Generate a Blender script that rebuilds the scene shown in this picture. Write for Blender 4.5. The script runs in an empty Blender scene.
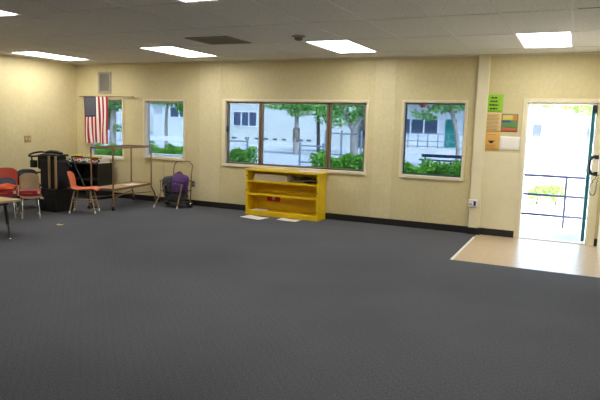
import bpy, bmesh, math, random
from mathutils import Vector, Matrix, Quaternion

S = bpy.context.scene
COL = S.collection
PI = math.pi

# ------------------------------------------------------------------ camera
F_PX, YAW, PITCH, ROLL = 586.7, 0.43881, 0.12809, 0.02866
CAM = Vector((0.0, -8.885, 1.537))
_fw = Vector((-math.sin(YAW) * math.cos(PITCH), math.cos(YAW) * math.cos(PITCH), -math.sin(PITCH)))
_r0 = Vector((math.cos(YAW), math.sin(YAW), 0))
_u0 = _r0.cross(_fw)
_r = math.cos(ROLL) * _r0 + math.sin(ROLL) * _u0
_u = -math.sin(ROLL) * _r0 + math.cos(ROLL) * _u0
cd = bpy.data.cameras.new('camera')
cam = bpy.data.objects.new('camera', cd)
COL.objects.link(cam)
cd.sensor_width = 36.0
cd.lens = F_PX / 600.0 * 36.0
cd.clip_end = 500
cam.matrix_world = Matrix(((_r.x, _u.x, -_fw.x, CAM.x), (_r.y, _u.y, -_fw.y, CAM.y),
                           (_r.z, _u.z, -_fw.z, CAM.z), (0, 0, 0, 1)))
S.camera = cam


def at(px, py, Y):
    """World point seen at a photo position, at the given distance Y behind the window wall."""
    d = _fw + _r * ((px - 300) / F_PX) + _u * ((200 - py) / F_PX)
    return CAM + d * ((Y - CAM.y) / d.y)


# ------------------------------------------------------------------ materials
def lin(c):
    return tuple(((v / 255.0) / 12.92 if v / 255.0 <= 0.04045 else ((v / 255.0 + 0.055) / 1.055) ** 2.4) for v in c)


def mat(name, rgb, rough=0.6, metal=0.0, var=0.0, scale=8.0, bump=0.0, bscale=None, rgb2=None, spec=0.5, stretch=None):
    m = bpy.data.materials.new(name)
    m.use_nodes = True
    nt = m.node_tree
    b = nt.nodes['Principled BSDF']
    c = lin(rgb)
    b.inputs['Roughness'].default_value = rough
    b.inputs['Metallic'].default_value = metal
    b.inputs['Specular IOR Level'].default_value = spec
    b.inputs['Base Color'].default_value = (*c, 1)
    if var > 0 or bump > 0:
        tc = nt.nodes.new('ShaderNodeTexCoord')
        src = tc.outputs['Object']
        if stretch:
            mp = nt.nodes.new('ShaderNodeMapping')
            mp.inputs['Scale'].default_value = stretch
            nt.links.new(src, mp.inputs['Vector'])
            src = mp.outputs['Vector']
    if var > 0:
        n = nt.nodes.new('ShaderNodeTexNoise')
        n.inputs['Scale'].default_value = scale
        n.inputs['Detail'].default_value = 5
        n.inputs['Roughness'].default_value = 0.6
        nt.links.new(src, n.inputs['Vector'])
        r = nt.nodes.new('ShaderNodeValToRGB')
        r.color_ramp.elements[0].position = 0.3
        r.color_ramp.elements[1].position = 0.7
        c2 = lin(rgb2) if rgb2 else None
        r.color_ramp.elements[0].color = (*(v * (1 - var) for v in c), 1)
        r.color_ramp.elements[1].color = (*(c2 if c2 else tuple(min(1, v * (1 + var)) for v in c)), 1)
        nt.links.new(n.outputs['Fac'], r.inputs['Fac'])
        nt.links.new(r.outputs['Color'], b.inputs['Base Color'])
    if bump > 0:
        n2 = nt.nodes.new('ShaderNodeTexNoise')
        n2.inputs['Scale'].default_value = bscale or scale * 3
        n2.inputs['Detail'].default_value = 3
        nt.links.new(src, n2.inputs['Vector'])
        bp = nt.nodes.new('ShaderNodeBump')
        bp.inputs['Strength'].default_value = bump
        bp.inputs['Distance'].default_value = 0.01
        nt.links.new(n2.outputs['Fac'], bp.inputs['Height'])
        nt.links.new(bp.outputs['Normal'], b.inputs['Normal'])
    return m


def emit_mat(name, rgb, strength):
    m = bpy.data.materials.new(name)
    m.use_nodes = True
    nt = m.node_tree
    nt.nodes.remove(nt.nodes['Principled BSDF'])
    e = nt.nodes.new('ShaderNodeEmission')
    e.inputs['Color'].default_value = (*rgb, 1)
    e.inputs['Strength'].default_value = strength
    nt.links.new(e.outputs[0], nt.nodes['Material Output'].inputs['Surface'])
    return m


def glass_mat(name, tint, gloss=0.05):
    m = bpy.data.materials.new(name)
    m.use_nodes = True
    nt = m.node_tree
    nt.nodes.remove(nt.nodes['Principled BSDF'])
    t = nt.nodes.new('ShaderNodeBsdfTransparent')
    t.inputs['Color'].default_value = (*tint, 1)
    g = nt.nodes.new('ShaderNodeBsdfGlossy')
    g.inputs['Roughness'].default_value = 0.02
    fr = nt.nodes.new('ShaderNodeFresnel')
    fr.inputs['IOR'].default_value = 1.3
    mx = nt.nodes.new('ShaderNodeMixShader')
    nt.links.new(fr.outputs[0], mx.inputs['Fac'])
    nt.links.new(t.outputs[0], mx.inputs[1])
    nt.links.new(g.outputs[0], mx.inputs[2])
    nt.links.new(mx.outputs[0], nt.nodes['Material Output'].inputs['Surface'])
    return m


def leaf_mat(name, rgb):
    m = bpy.data.materials.new(name)
    m.use_nodes = True
    nt = m.node_tree
    nt.nodes.remove(nt.nodes['Principled BSDF'])
    c = lin(rgb)
    d = nt.nodes.new('ShaderNodeBsdfDiffuse')
    d.inputs['Color'].default_value = (*c, 1)
    t = nt.nodes.new('ShaderNodeBsdfTranslucent')
    t.inputs['Color'].default_value = (c[0] * 1.1, c[1] * 1.15, c[2] * .7, 1)
    mx = nt.nodes.new('ShaderNodeMixShader')
    mx.inputs['Fac'].default_value = 0.4
    nt.links.new(d.outputs[0], mx.inputs[1])
    nt.links.new(t.outputs[0], mx.inputs[2])
    nt.links.new(mx.outputs[0], nt.nodes['Material Output'].inputs['Surface'])
    return m


def wall_mat(name, rgb):
    """Vinyl covered wall board: woven mottle, faint stains, fine vertical board seams."""
    m = mat(name, rgb, rough=0.55, spec=0.3)
    nt = m.node_tree
    b = nt.nodes['Principled BSDF']
    tc = nt.nodes.new('ShaderNodeTexCoord')
    mp = nt.nodes.new('ShaderNodeMapping')
    mp.inputs['Scale'].default_value = (22, 22, 16)
    nt.links.new(tc.outputs['Object'], mp.inputs['Vector'])
    n = nt.nodes.new('ShaderNodeTexNoise')
    n.inputs['Scale'].default_value = 1.0
    n.inputs['Detail'].default_value = 6
    n.inputs['Roughness'].default_value = 0.75
    nt.links.new(mp.outputs['Vector'], n.inputs['Vector'])
    n2 = nt.nodes.new('ShaderNodeTexNoise')
    n2.inputs['Scale'].default_value = 1.6
    n2.inputs['Detail'].default_value = 4
    nt.links.new(tc.outputs['Object'], n2.inputs['Vector'])
    c = lin(rgb)
    r = nt.nodes.new('ShaderNodeValToRGB')
    r.color_ramp.elements[0].position = 0.28
    r.color_ramp.elements[1].position = 0.72
    r.color_ramp.elements[0].color = (c[0] * .90, c[1] * .89, c[2] * .86, 1)
    r.color_ramp.elements[1].color = (min(1, c[0] * 1.05), min(1, c[1] * 1.05), min(1, c[2] * 1.06), 1)
    nt.links.new(n.outputs['Fac'], r.inputs['Fac'])
    r2 = nt.nodes.new('ShaderNodeValToRGB')
    r2.color_ramp.elements[0].position = 0.3
    r2.color_ramp.elements[1].position = 0.65
    r2.color_ramp.elements[0].color = (.92, .91, .88, 1)
    r2.color_ramp.elements[1].color = (1, 1, 1, 1)
    nt.links.new(n2.outputs['Fac'], r2.inputs['Fac'])
    mx = nt.nodes.new('ShaderNodeMix')
    mx.data_type = 'RGBA'
    mx.blend_type = 'MULTIPLY'
    mx.inputs['Factor'].default_value = 1
    nt.links.new(r.outputs['Color'], mx.inputs['A'])
    nt.links.new(r2.outputs['Color'], mx.inputs['B'])
    nt.links.new(mx.outputs['Result'], b.inputs['Base Color'])
    return m


def carpet_mat():
    m = mat('carpet', (86, 86, 92), rough=0.95, spec=0.15)
    nt = m.node_tree
    b = nt.nodes['Principled BSDF']
    tc = nt.nodes.new('ShaderNodeTexCoord')
    n = nt.nodes.new('ShaderNodeTexNoise')
    n.inputs['Scale'].default_value = 90
    n.inputs['Detail'].default_value = 3
    n.inputs['Roughness'].default_value = .8
    nt.links.new(tc.outputs['Object'], n.inputs['Vector'])
    r = nt.nodes.new('ShaderNodeValToRGB')
    r.color_ramp.elements[0].position = .3
    r.color_ramp.elements[1].position = .7
    r.color_ramp.elements[0].color = (*lin((66, 67, 72)), 1)
    r.color_ramp.elements[1].color = (*lin((108, 109, 115)), 1)
    nt.links.new(n.outputs['Fac'], r.inputs['Fac'])
    # ribs of the loop pile
    mp = nt.nodes.new('ShaderNodeMapping')
    mp.inputs['Scale'].default_value = (1, 1, 1)
    nt.links.new(tc.outputs['Object'], mp.inputs['Vector'])
    wv = nt.nodes.new('ShaderNodeTexChecker')
    wv.inputs['Scale'].default_value = 26
    wv.inputs['Color1'].default_value = (.97, .97, .97, 1)
    wv.inputs['Color2'].default_value = (1.02, 1.02, 1.02, 1)
    nt.links.new(mp.outputs['Vector'], wv.inputs['Vector'])
    n2 = nt.nodes.new('ShaderNodeTexNoise')
    n2.inputs['Scale'].default_value = .9
    n2.inputs['Detail'].default_value = 5
    nt.links.new(tc.outputs['Object'], n2.inputs['Vector'])
    r2 = nt.nodes.new('ShaderNodeValToRGB')
    r2.color_ramp.elements[0].position = .35
    r2.color_ramp.elements[1].position = .65
    r2.color_ramp.elements[0].color = (.88, .88, .88, 1)
    r2.color_ramp.elements[1].color = (1, 1, 1, 1)
    nt.links.new(n2.outputs['Fac'], r2.inputs['Fac'])
    a = r.outputs['Color']
    for o in (wv.outputs['Color'], r2.outputs['Color']):
        mx = nt.nodes.new('ShaderNodeMix')
        mx.data_type = 'RGBA'
        mx.blend_type = 'MULTIPLY'
        mx.inputs['Factor'].default_value = 1
        nt.links.new(a, mx.inputs['A'])
        nt.links.new(o, mx.inputs['B'])
        a = mx.outputs['Result']
    nt.links.new(a, b.inputs['Base Color'])
    bp = nt.nodes.new('ShaderNodeBump')
    bp.inputs['Strength'].default_value = .5
    bp.inputs['Distance'].default_value = .006
    nt.links.new(n.outputs['Fac'], bp.inputs['Height'])
    nt.links.new(bp.outputs['Normal'], b.inputs['Normal'])
    return m


M = dict(
    wall=wall_mat('wall_vinyl', (218, 205, 160)),
    wall_strip=wall_mat('wall_strip_vinyl', (224, 212, 170)),
    cream=mat('cream_paint', (228, 219, 186), .45, var=.05, scale=3),
    casing=mat('casing_paint', (226, 216, 184), .4, var=.05, scale=6),
    white=mat('white_paint', (235, 233, 226), .45),
    carpet=carpet_mat(),
    vinyl=mat('entry_vinyl', (198, 174, 142), .3, var=.10, scale=14),
    ceil=mat('ceiling_tile', (230, 228, 223), .9, var=.16, scale=45, bump=.25, bscale=120, spec=.1),
    tbar=mat('ceiling_bar', (220, 218, 211), .6),
    black_base=mat('rubber_base', (28, 27, 28), .45),
    black=mat('black_plastic', (27, 27, 29), .45, var=.25, scale=9),
    black_fab=mat('black_fabric', (24, 24, 27), .8, var=.3, scale=20),
    grey_dark=mat('dark_grey', (62, 62, 64), .5),
    alu=mat('window_aluminium', (150, 128, 104), .4, metal=.55),
    alu_dark=mat('window_track', (58, 50, 46), .5),
    tint=glass_mat('tinted_glass', (.275, .328, .378)),
    lamp=emit_mat('lamp_diffuser', (1.0, .98, .94), 14.0),
    chrome=mat('chrome', (205, 205, 205), .18, metal=1),
    steel=mat('galvanised_steel', (150, 160, 172), .4, metal=.6),
    brown=mat('brown_steel', (138, 106, 78), .45, metal=.15),
    tan_steel=mat('tan_enamel', (168, 142, 104), .45),
    shelf=mat('tan_shelf', (184, 150, 108), .4, var=.12, scale=6),
    wood=mat('table_laminate', (196, 164, 108), .35, var=.12, scale=5, stretch=(2, 14, 2)),
    yellow=mat('yellow_paint', (230, 192, 6), .42, var=.07, scale=7),
    orange=mat('orange_plastic', (222, 118, 76), .38, var=.05, scale=10),
    red_or=mat('red_orange_plastic', (186, 62, 34), .4),
    navy=mat('navy_plastic', (44, 62, 88), .4),
    tan_pl=mat('tan_plastic', (160, 134, 100), .45, var=.08, scale=8),
    red_box=mat('red_cardboard', (150, 26, 44), .45, var=.2, scale=18),
    bright_or=mat('bright_orange', (236, 92, 36), .5),
    purple=mat('purple_nylon', (84, 44, 112), .5, var=.25, scale=14, bump=.4, bscale=20),
    bag=mat('charcoal_nylon', (54, 56, 58), .6, var=.35, scale=12, bump=.4, bscale=20),
    paper=mat('white_paper', (236, 232, 224), .7),
    paper_g=mat('green_paper', (150, 204, 52), .7),
    paper_t=mat('tan_paper', (226, 194, 136), .7),
    paper_o=mat('orange_paper', (222, 172, 92), .7),
    paper_y=mat('yellow_paper', (226, 200, 60), .7),
    ink=mat('black_ink', (26, 26, 28), .6),
    ink_soft=mat('faded_ink', (140, 112, 72), .6),
    c_red=mat('chart_red', (192, 96, 60), .6), c_green=mat('chart_green', (92, 146, 76), .6),
    c_blue=mat('chart_blue', (52, 84, 150), .6), c_or=mat('chart_orange', (214, 136, 52), .6),
    c_yel=mat('chart_yellow', (214, 200, 96), .6), c_grey=mat('chart_grey', (134, 118, 106), .6),
    flag_r=mat('flag_red', (172, 18, 38), .7), flag_w=mat('flag_white', (236, 232, 226), .7),
    flag_b=mat('flag_blue', (26, 30, 66), .7),
    vent=mat('vent_grey', (160, 153, 136), .5), vent_dark=mat('vent_dark', (120, 114, 102), .6),
    retvent=mat('return_grille', (150, 144, 126), .7),
    blue=mat('blue_plastic', (30, 44, 140), .4), blue2=mat('blue_cardboard', (58, 96, 170), .5),
    red=mat('red_plastic', (196, 40, 40), .5), sticker=mat('red_sticker', (196, 40, 36), .5),
    teal=mat('teal_door_paint', (24, 92, 96), .45), green_door=mat('green_door_paint', (20, 128, 116), .45),
    bldg=mat('building_white', (222, 224, 226), .8, var=.04, scale=1.2),
    bldg_b=mat('building_cream', (212, 214, 208), .8, var=.05, scale=1.2),
    eave=mat('eave_grey', (120, 124, 128), .8), fascia=mat('fascia_white', (238, 240, 242), .6),
    pane=mat('dark_pane', (74, 86, 112), .12, spec=.8), pane_l=mat('grey_pane', (96, 108, 128), .15, spec=.8),
    ground=mat('concrete', (206, 206, 206), .9, var=.08, scale=.6, bump=.15, bscale=12),
    landing=mat('landing_concrete', (214, 212, 208), .8, var=.06, scale=2),
    rail_d=mat('dark_blue_rail', (26, 34, 58), .4), rail_w=mat('white_rail', (238, 240, 240), .5),
    bark=mat('bark', (158, 148, 140), .9, var=.3, scale=14, bump=.6, stretch=(1, 1, .25)),
    bark_d=mat('dark_bark', (78, 72, 70), .9, var=.3, scale=14),
    leaf1=leaf_mat('leaf_mid', (112, 168, 84)), leaf2=leaf_mat('leaf_light', (152, 198, 112)),
    leaf3=leaf_mat('leaf_dark', (70, 122, 70)), leaf4=leaf_mat('leaf_red', (196, 92, 60)),
    hedge1=leaf_mat('hedge_mid', (122, 182, 70)), hedge2=leaf_mat('hedge_light', (168, 214, 104)),
    hedge3=leaf_mat('hedge_dark', (70, 124, 58)),
)


# ------------------------------------------------------------------ mesh builder
class MB:
    def __init__(self):
        self.v, self.f, self.mi, self.sm, self.mats = [], [], [], [], []

    def _m(self, m):
        m = M[m] if isinstance(m, str) else m
        if m not in self.mats:
            self.mats.append(m)
        return self.mats.index(m)

    def add(self, vs, fs, m, smooth=False, T=None):
        o = len(self.v)
        k = self._m(m)
        for p in vs:
            p = Vector(p)
            self.v.append(T @ p if T else p)
        for f in fs:
            self.f.append([i + o for i in f])
            self.mi.append(k)
            self.sm.append(smooth)
        return self

    def box(self, a, b, m, T=None):
        x0, x1 = sorted((a[0], b[0])); y0, y1 = sorted((a[1], b[1])); z0, z1 = sorted((a[2], b[2]))
        vs = [(x0, y0, z0), (x1, y0, z0), (x1, y1, z0), (x0, y1, z0), (x0, y0, z1), (x1, y0, z1), (x1, y1, z1), (x0, y1, z1)]
        fs = [(0, 3, 2, 1), (4, 5, 6, 7), (0, 1, 5, 4), (1, 2, 6, 5), (2, 3, 7, 6), (3, 0, 4, 7)]
        return self.add(vs, fs, m, T=T)

    def tube(self, pts, r, m, seg=10, closed=False, T=None, caps=True):
        pts = [Vector(p) for p in pts]
        n = len(pts)
        rs = r if isinstance(r, (list, tuple)) else [r] * n
        vs, fs = [], []
        up = None
        for i, p in enumerate(pts):
            if closed:
                t = (pts[(i + 1) % n] - pts[i - 1]).normalized()
            else:
                t = (pts[min(i + 1, n - 1)] - pts[max(i - 1, 0)]).normalized()
            if up is None:
                up = Vector((0, 0, 1)) if abs(t.z) < .9 else Vector((1, 0, 0))
            a = (up - t * up.dot(t))
            if a.length < 1e-5:
                a = t.orthogonal()
            a.normalize()
            up = a
            b = t.cross(a)
            for k in range(seg):
                an = 2 * PI * k / seg
                vs.append(p + (a * math.cos(an) + b * math.sin(an)) * rs[i])
        m_ = n if closed else n - 1
        for i in range(m_):
            j = (i + 1) % n
            for k in range(seg):
                k2 = (k + 1) % seg
                fs.append((i * seg + k, i * seg + k2, j * seg + k2, j * seg + k))
        self.add(vs, fs, m, True, T)
        if not closed and caps:
            self.add(vs[:seg], [tuple(range(seg))[::-1]], m, False, T)
            self.add(vs[-seg:], [tuple(range(seg))], m, False, T)
        return self

    def lathe(self, prof, m, seg=20, T=None, smooth=True):
        vs, fs = [], []
        for r, z in prof:
            for k in range(seg):
                a = 2 * PI * k / seg
                vs.append((r * math.cos(a), r * math.sin(a), z))
        for i in range(len(prof) - 1):
            for k in range(seg):
                k2 = (k + 1) % seg
                fs.append((i * seg + k, i * seg + k2, (i + 1) * seg + k2, (i + 1) * seg + k))
        fs.append(tuple(range(seg))[::-1])
        fs.append(tuple(range((len(prof) - 1) * seg, len(prof) * seg)))
        return self.add(vs, fs, m, smooth, T)

    def grid(self, fn, nu, nv, m, T=None, smooth=True):
        vs = [fn(i / nu, j / nv) for i in range(nu + 1) for j in range(nv + 1)]
        W = nv + 1
        fs = [(i * W + j, (i + 1) * W + j, (i + 1) * W + j + 1, i * W + j + 1) for i in range(nu) for j in range(nv)]
        return self.add(vs, fs, m, smooth, T)

    def blob(self, c, r, m, seed=0, amp=.15, T=None, nu=14, nv=18, flat=None):
        rng = random.Random(seed)
        ph = [(rng.uniform(0, 6.28), rng.uniform(0, 6.28), rng.randint(1, 4), rng.randint(1, 4)) for _ in range(5)]
        vs = []
        for i in range(nu + 1):
            th = PI * i / nu
            for j in range(nv):
                a = 2 * PI * j / nv
                k = 1 + amp * sum(math.sin(p[2] * a + p[0]) * math.sin(p[3] * th + p[1]) for p in ph) / 2
                x, y, z = math.sin(th) * math.cos(a), math.sin(th) * math.sin(a), math.cos(th)
                # squarish, like a packed bag
                q = lambda t: math.copysign(abs(t) ** .75, t)
                vs.append((c[0] + r[0] * q(x) * k, c[1] + r[1] * q(y) * k, c[2] + r[2] * q(z) * k))
        fs = []
        for i in range(nu):
            for j in range(nv):
                j2 = (j + 1) % nv
                fs.append((i * nv + j, (i + 1) * nv + j, (i + 1) * nv + j2, i * nv + j2))
        return self.add(vs, fs, m, True, T)

    def leaves(self, c, r, n, size, mats, rng, hollow=.35):
        c = Vector(c)
        for _ in range(n):
            while True:
                p = Vector((rng.uniform(-1, 1), rng.uniform(-1, 1), rng.uniform(-1, 1)))
                if hollow < p.length < 1:
                    break
            p = Vector((p.x * r[0], p.y * r[1], p.z * r[2])) + c
            self.leaf(p, size * rng.uniform(.6, 1.3), rng.choice(mats), rng)

    def leaf(self, p, s, m, rng):
        a = Vector((rng.gauss(0, 1), rng.gauss(0, 1), rng.gauss(0, 1))).normalized()
        b = a.orthogonal().normalized()
        b = Quaternion(a, rng.uniform(0, 6.28)) @ b
        n = a.cross(b) * s * .15
        self.add([p - a * s, p + b * s * .45 + n, p + a * s, p - b * s * .45 + n], [(0, 1, 2, 3)], m)

    def hedge_box(self, a, b, n, size, mats, rng):
        for _ in range(n):
            p = Vector((rng.uniform(a[0], b[0]), rng.uniform(a[1], b[1]), 0))
            u = rng.random()
            bumpz = .06 * math.sin(p.x * 5.1) + .05 * math.sin(p.x * 11.3 + p.y * 7)
            p.z = a[2] + (b[2] + bumpz - a[2]) * (u ** .45)
            self.leaf(p, size * rng.uniform(.6, 1.3), rng.choice(mats), rng)

    def build(self, name, parent=None, bevel=0, solid=0, subsurf=0, origin=None):
        me = bpy.data.meshes.new(name)
        vs = self.v
        loc = Vector((0, 0, 0))
        if origin is not None:
            loc = Vector(origin)
            vs = [p - loc for p in vs]
        me.from_pydata([tuple(p) for p in vs], [], self.f)
        for mt in self.mats:
            me.materials.append(mt)
        me.polygons.foreach_set('material_index', self.mi)
        me.polygons.foreach_set('use_smooth', self.sm)
        me.update()
        o = bpy.data.objects.new(name, me)
        COL.objects.link(o)
        o.location = loc
        if parent:
            o.parent = parent
        if solid:
            md = o.modifiers.new('s', 'SOLIDIFY'); md.thickness = solid; md.offset = 0
        if subsurf:
            md = o.modifiers.new('u', 'SUBSURF'); md.levels = md.render_levels = subsurf
        if bevel:
            md = o.modifiers.new('b', 'BEVEL'); md.width = bevel; md.segments = 2; md.limit_method = 'ANGLE'
        return o


def tag(o, label, cat, group=None, kind=None):
    o['label'] = label
    o['category'] = cat
    if group:
        o['group'] = group
    if kind:
        o['kind'] = kind
    return o


def thing(name, label, cat, loc=(0, 0, 0), rz=0.0, group=None):
    o = bpy.data.objects.new(name, None)
    COL.objects.link(o)
    o.empty_display_size = .1
    o.location = loc
    o.rotation_euler = (0, 0, rz)
    return tag(o, label, cat, group)


def struct(o):
    o['kind'] = 'structure'
    return o


def dup(root, loc, rz=None, label=None, group=None):
    r = root.copy(); COL.objects.link(r); r.location = loc
    if rz is not None:
        r.rotation_euler = (0, 0, rz)
    if label: r['label'] = label
    if group: r['group'] = group
    for ch in list(root.children):
        c = ch.copy(); COL.objects.link(c); c.parent = r
        for g in list(ch.children):
            d = g.copy(); COL.objects.link(d); d.parent = c
    return r


def arc(c, r, a0, a1, n, plane='xz'):
    out = []
    for i in range(n + 1):
        a = a0 + (a1 - a0) * i / n
        u, w = r * math.cos(a), r * math.sin(a)
        if plane == 'xz': out.append((c[0] + u, c[1], c[2] + w))
        elif plane == 'yz': out.append((c[0], c[1] + u, c[2] + w))
        else: out.append((c[0] + u, c[1] + w, c[2]))
    return out


# ------------------------------------------------------------------ room shell
XL, XR, YF, H, WT = -9.2, 0.335, -10.6, 2.6, 0.13
# openings: x0, x1, z0, z1
OPEN = [(-8.85, -8.01, .79, 1.91), (-7.46, -6.565, .85, 1.89), (-5.66, -3.06, .81, 1.905),
        (-2.45, -1.54, .81, 1.915), (-.69, .20, 0, 1.93)]
CASE = [(-8.89, -7.97, .75, 1.945), (-7.50, -6.525, .808, 1.93), (-5.73, -3.02, .767, 1.945), (-2.488, -1.502, .769, 1.952)]
mb = MB()
xs = [XL - WT] + [v for o in OPEN for v in o[:2]] + [XR + WT]
for i in range(0, len(xs), 2):
    mb.box((xs[i], 0, -.1), (xs[i + 1], WT, H + .12), 'wall')
for o in OPEN:
    if o[2] > 0:
        mb.box((o[0], 0, -.1), (o[1], WT, o[2]), 'wall')
    mb.box((o[0], 0, o[3]), (o[1], WT, H + .12), 'wall')
struct(mb.build('wall_back'))
struct(MB().box((XL - WT, YF, -.1), (XL, 0, H + .12), 'wall').build('wall_left'))
struct(MB().box((XR, YF, -.1), (XR + WT, 0, H + .12), 'cream').build('wall_right'))
struct(MB().box((XL - WT, YF - WT, -.1), (XR + WT, YF, H + .12), 'wall').build('wall_front'))
mb = MB()
TX, TY = -1.255, -1.95
mb.box((XL, YF, -.1), (TX, 0, 0), 'carpet').box((TX, YF, -.1), (XR, TY, 0), 'carpet')
struct(mb.build('floor'))
struct(MB().box((TX, TY, -.1), (XR, 0, 0), 'vinyl').box((OPEN[4][0], 0, -.1), (OPEN[4][1], WT, 0), 'vinyl').build('floor_entry'))
struct(MB().box((TX - .012, TY, 0), (TX + .018, -.28, .005), 'white').build('trim_1'))

# ceiling boards with cut-outs for the recessed lights
LX = [(-8.82, -8.19), (-6.05, -5.42), (-3.32, -2.71), (-.745, -.155)]
LY = [(-1.84, -.60), (-5.62, -4.38)]
xc = [XL] + [v for p in LX for v in p] + [XR]
yc = [YF] + [v for p in LY[::-1] for v in p] + [0]
mb = MB()
for i in range(len(xc) - 1):
    for j in range(len(yc) - 1):
        if i % 2 == 1 and j % 2 == 1:
            continue
        mb.box((xc[i], yc[j], H), (xc[i + 1], yc[j + 1], H + .03), 'ceil')
mb.box((XL - WT, YF - WT, H + .12), (XR + WT, WT + .05, H + .25), 'eave')
struct(mb.build('ceiling'))
mb = MB()
gx = [.19, -.15, -.75, -1.40, -2.06, -2.705, -3.325, -4.0, -4.7, -5.415, -6.055, -6.75, -7.45, -8.185, -8.825]
gy = [-.595, -1.845, -3.1, -4.375, -5.625, -6.9, -8.1, -9.4]
for x in gx:
    mb.box((x - .009, YF, H - .004), (x + .009, 0, H), 'tbar')
for y in gy:
    mb.box((XL, y - .007, H - .0035), (XR, y + .007, H), 'ceil')
# wall angle round the edge
for a, b in (((XL, -.025, H - .02), (XR, 0, H)), ((XL, YF, H - .02), (XL + .025, 0, H)), ((XR - .025, YF, H - .02), (XR, 0, H))):
    mb.box(a, b, 'tbar')
struct(mb.build('trim_2'))
struct(MB().box((-.10, -3.135, H - .002), (XR, -3.115, H + .001), 'ink').build('trim_3'))

# baseboards, wall strips, raceway, lower panel
mb = MB()
for a, b in ((XL, -5.06), (-5.06, -3.5), (-3.5, -.745), (.295, XR)):
    mb.box((a, -.014, 0), (b, 0, .10), 'black_base')
mb.box((-1.40, -.075, 0), (-1.21, 0, .10), 'black_base')
struct(mb.build('baseboard_back'))
struct(MB().box((XL, YF, 0), (XL + .014, 0, .10), 'black_base').build('baseboard_left'))
k = 4
for a, b in ((-6.215, -5.79), (-2.925, -2.605)):
    struct(MB().box((a, -.005, .1), (b, 0, H - .02), 'wall_strip').build('trim_%d' % k)); k += 1
struct(MB().box((-1.385, -.06, .10), (-1.228, 0, H), 'cream').box((-1.375, -.066, .10), (-1.238, -.06, H), 'cream').build('trim_6', bevel=.003))
struct(MB().box((-1.228, -.008, .10), (-.74, 0, 1.22), 'cream').build('trim_7'))
mb = MB()
for x in (-4.37, -3.93, -7.02):
    mb.box((x - .004, -.002, .1), (x + .004, 0, .79), 'vent')
struct(mb.build('trim_8'))


# windows
def window(n, case, op, slider=False):
    fr = MB()
    x0, x1, z0, z1 = case
    a0, a1, b0, b1 = op
    cm = 'casing'
    # casing boards round the opening
    fr.box((x0, -.018, z0), (a0, 0, z1), cm).box((a1, -.018, z0), (x1, 0, z1), cm)
    fr.box((a0, -.018, b1), (a1, 0, z1), cm).box((a0, -.03, z0), (a1, 0, b0), cm)
    # white reveals
    fr.box((a0, 0, b0), (a0 + .006, WT, b1), 'white').box((a1 - .006, 0, b0), (a1, WT, b1), 'white')
    fr.box((a0, 0, b0), (a1, WT, b0 + .006), 'white').box((a0, 0, b1 - .006), (a1, WT, b1), 'white')
    root = fr.build('window_%d' % n, bevel=.003)
    struct(root)
    yg = .045 if slider else .07
    af = MB()
    w = .028 if slider else (.014 if n == 4 else .02)
    am = 'alu' if slider else ('alu_dark' if n == 4 else 'white')
    X0, X1, Z0, Z1 = a0 + .006, a1 - .006, b0 + .006, b1 - .006
    af.box((X0, yg - .02, Z0), (X0 + w, yg + .03, Z1), am).box((X1 - w, yg - .02, Z0), (X1, yg + .03, Z1), am)
    af.box((X0, yg - .02, Z0), (X1, yg + .03, Z0 + w), am).box((X0, yg - .02, Z1 - w), (X1, yg + .03, Z1), am)
    if slider:
        for xm in (-4.967, -3.703):
            af.box((xm - .04, yg - .02, Z0), (xm - .008, yg + .02, Z1), 'alu')
            af.box((xm - .008, yg - .01, Z0), (xm + .008, yg + .02, Z1), 'alu_dark')
            af.box((xm + .008, yg - .02, Z0), (xm + .04, yg + .02, Z1), 'alu')
        af.box((X0, yg - .03, Z0), (X1, yg - .02, Z0 + .012), 'alu_dark')
    af.build('window_frame', root, bevel=.002)
    MB().box((X0 + .01, yg, Z0 + .01), (X1 - .01, yg + .006, Z1 - .01), 'tint').build('glass_pane', root)
    if slider:
        for xx in (X0 + .008, X1 - .03):
            MB().box((xx, yg - .045, 1.37), (xx + .022, yg - .02, 1.47), 'black').build('latch', root, bevel=.003)
    return root


for i in range(4):
    window(i + 1, CASE[i], OPEN[i], i == 2)

# door: casing, threshold and the leaf swung outwards
d = MB()
d.box((-.745, -.02, 0), (-.69, 0, 1.985), 'casing').box((.20, -.02, 0), (.295, 0, 1.985), 'casing')
d.box((-.69, -.02, 1.93), (.20, 0, 1.985), 'casing')
d.box((-.69, 0, 0), (-.672, WT + .02, 1.93), 'white').box((.182, 0, 0), (.20, WT + .02, 1.93), 'white')
d.box((-.69, 0, 1.912), (.20, WT + .02, 1.93), 'white')
dr = struct(d.build('door_1', bevel=.003))
MB().box((-.672, .02, 0), (.182, WT + .03, .010), 'casing').build('threshold', dr)
lf = MB().box((.132, WT + .04, .015), (.178, WT + .90, 1.90), 'teal').build('door_leaf', dr, bevel=.003)
MB().box((.118, WT + .55, .95), (.132, WT + .62, 1.02), 'chrome').tube([(.118, WT + .80, .98), (.09, WT + .80, .98), (.09, WT + .70, .98)], .01, 'chrome').build('door_handle', dr)
c = MB().box((.13, -.06, 1.80), (.19, -.02, 1.905), 'black').box((.145, -.02, 1.84), (.175, WT + .2, 1.86), 'black')
c.build('door_closer', dr, bevel=.004)

# ------------------------------------------------------------------ ceiling fittings
lab = {(0, 0): 'ceiling light panel above the corner with the flag', (1, 0): 'ceiling light panel beside the square grey ceiling grille',
       (2, 0): 'ceiling light panel above the wide sliding window', (3, 0): 'ceiling light panel in front of the open door',
       (0, 1): 'ceiling light panel of the second row beside the side wall', (1, 1): 'ceiling light panel cut by the left edge of the photo',
       (2, 1): 'ceiling light panel just peeking in at the top edge of the photo', (3, 1): 'ceiling light panel of the second row nearest the door side'}


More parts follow.
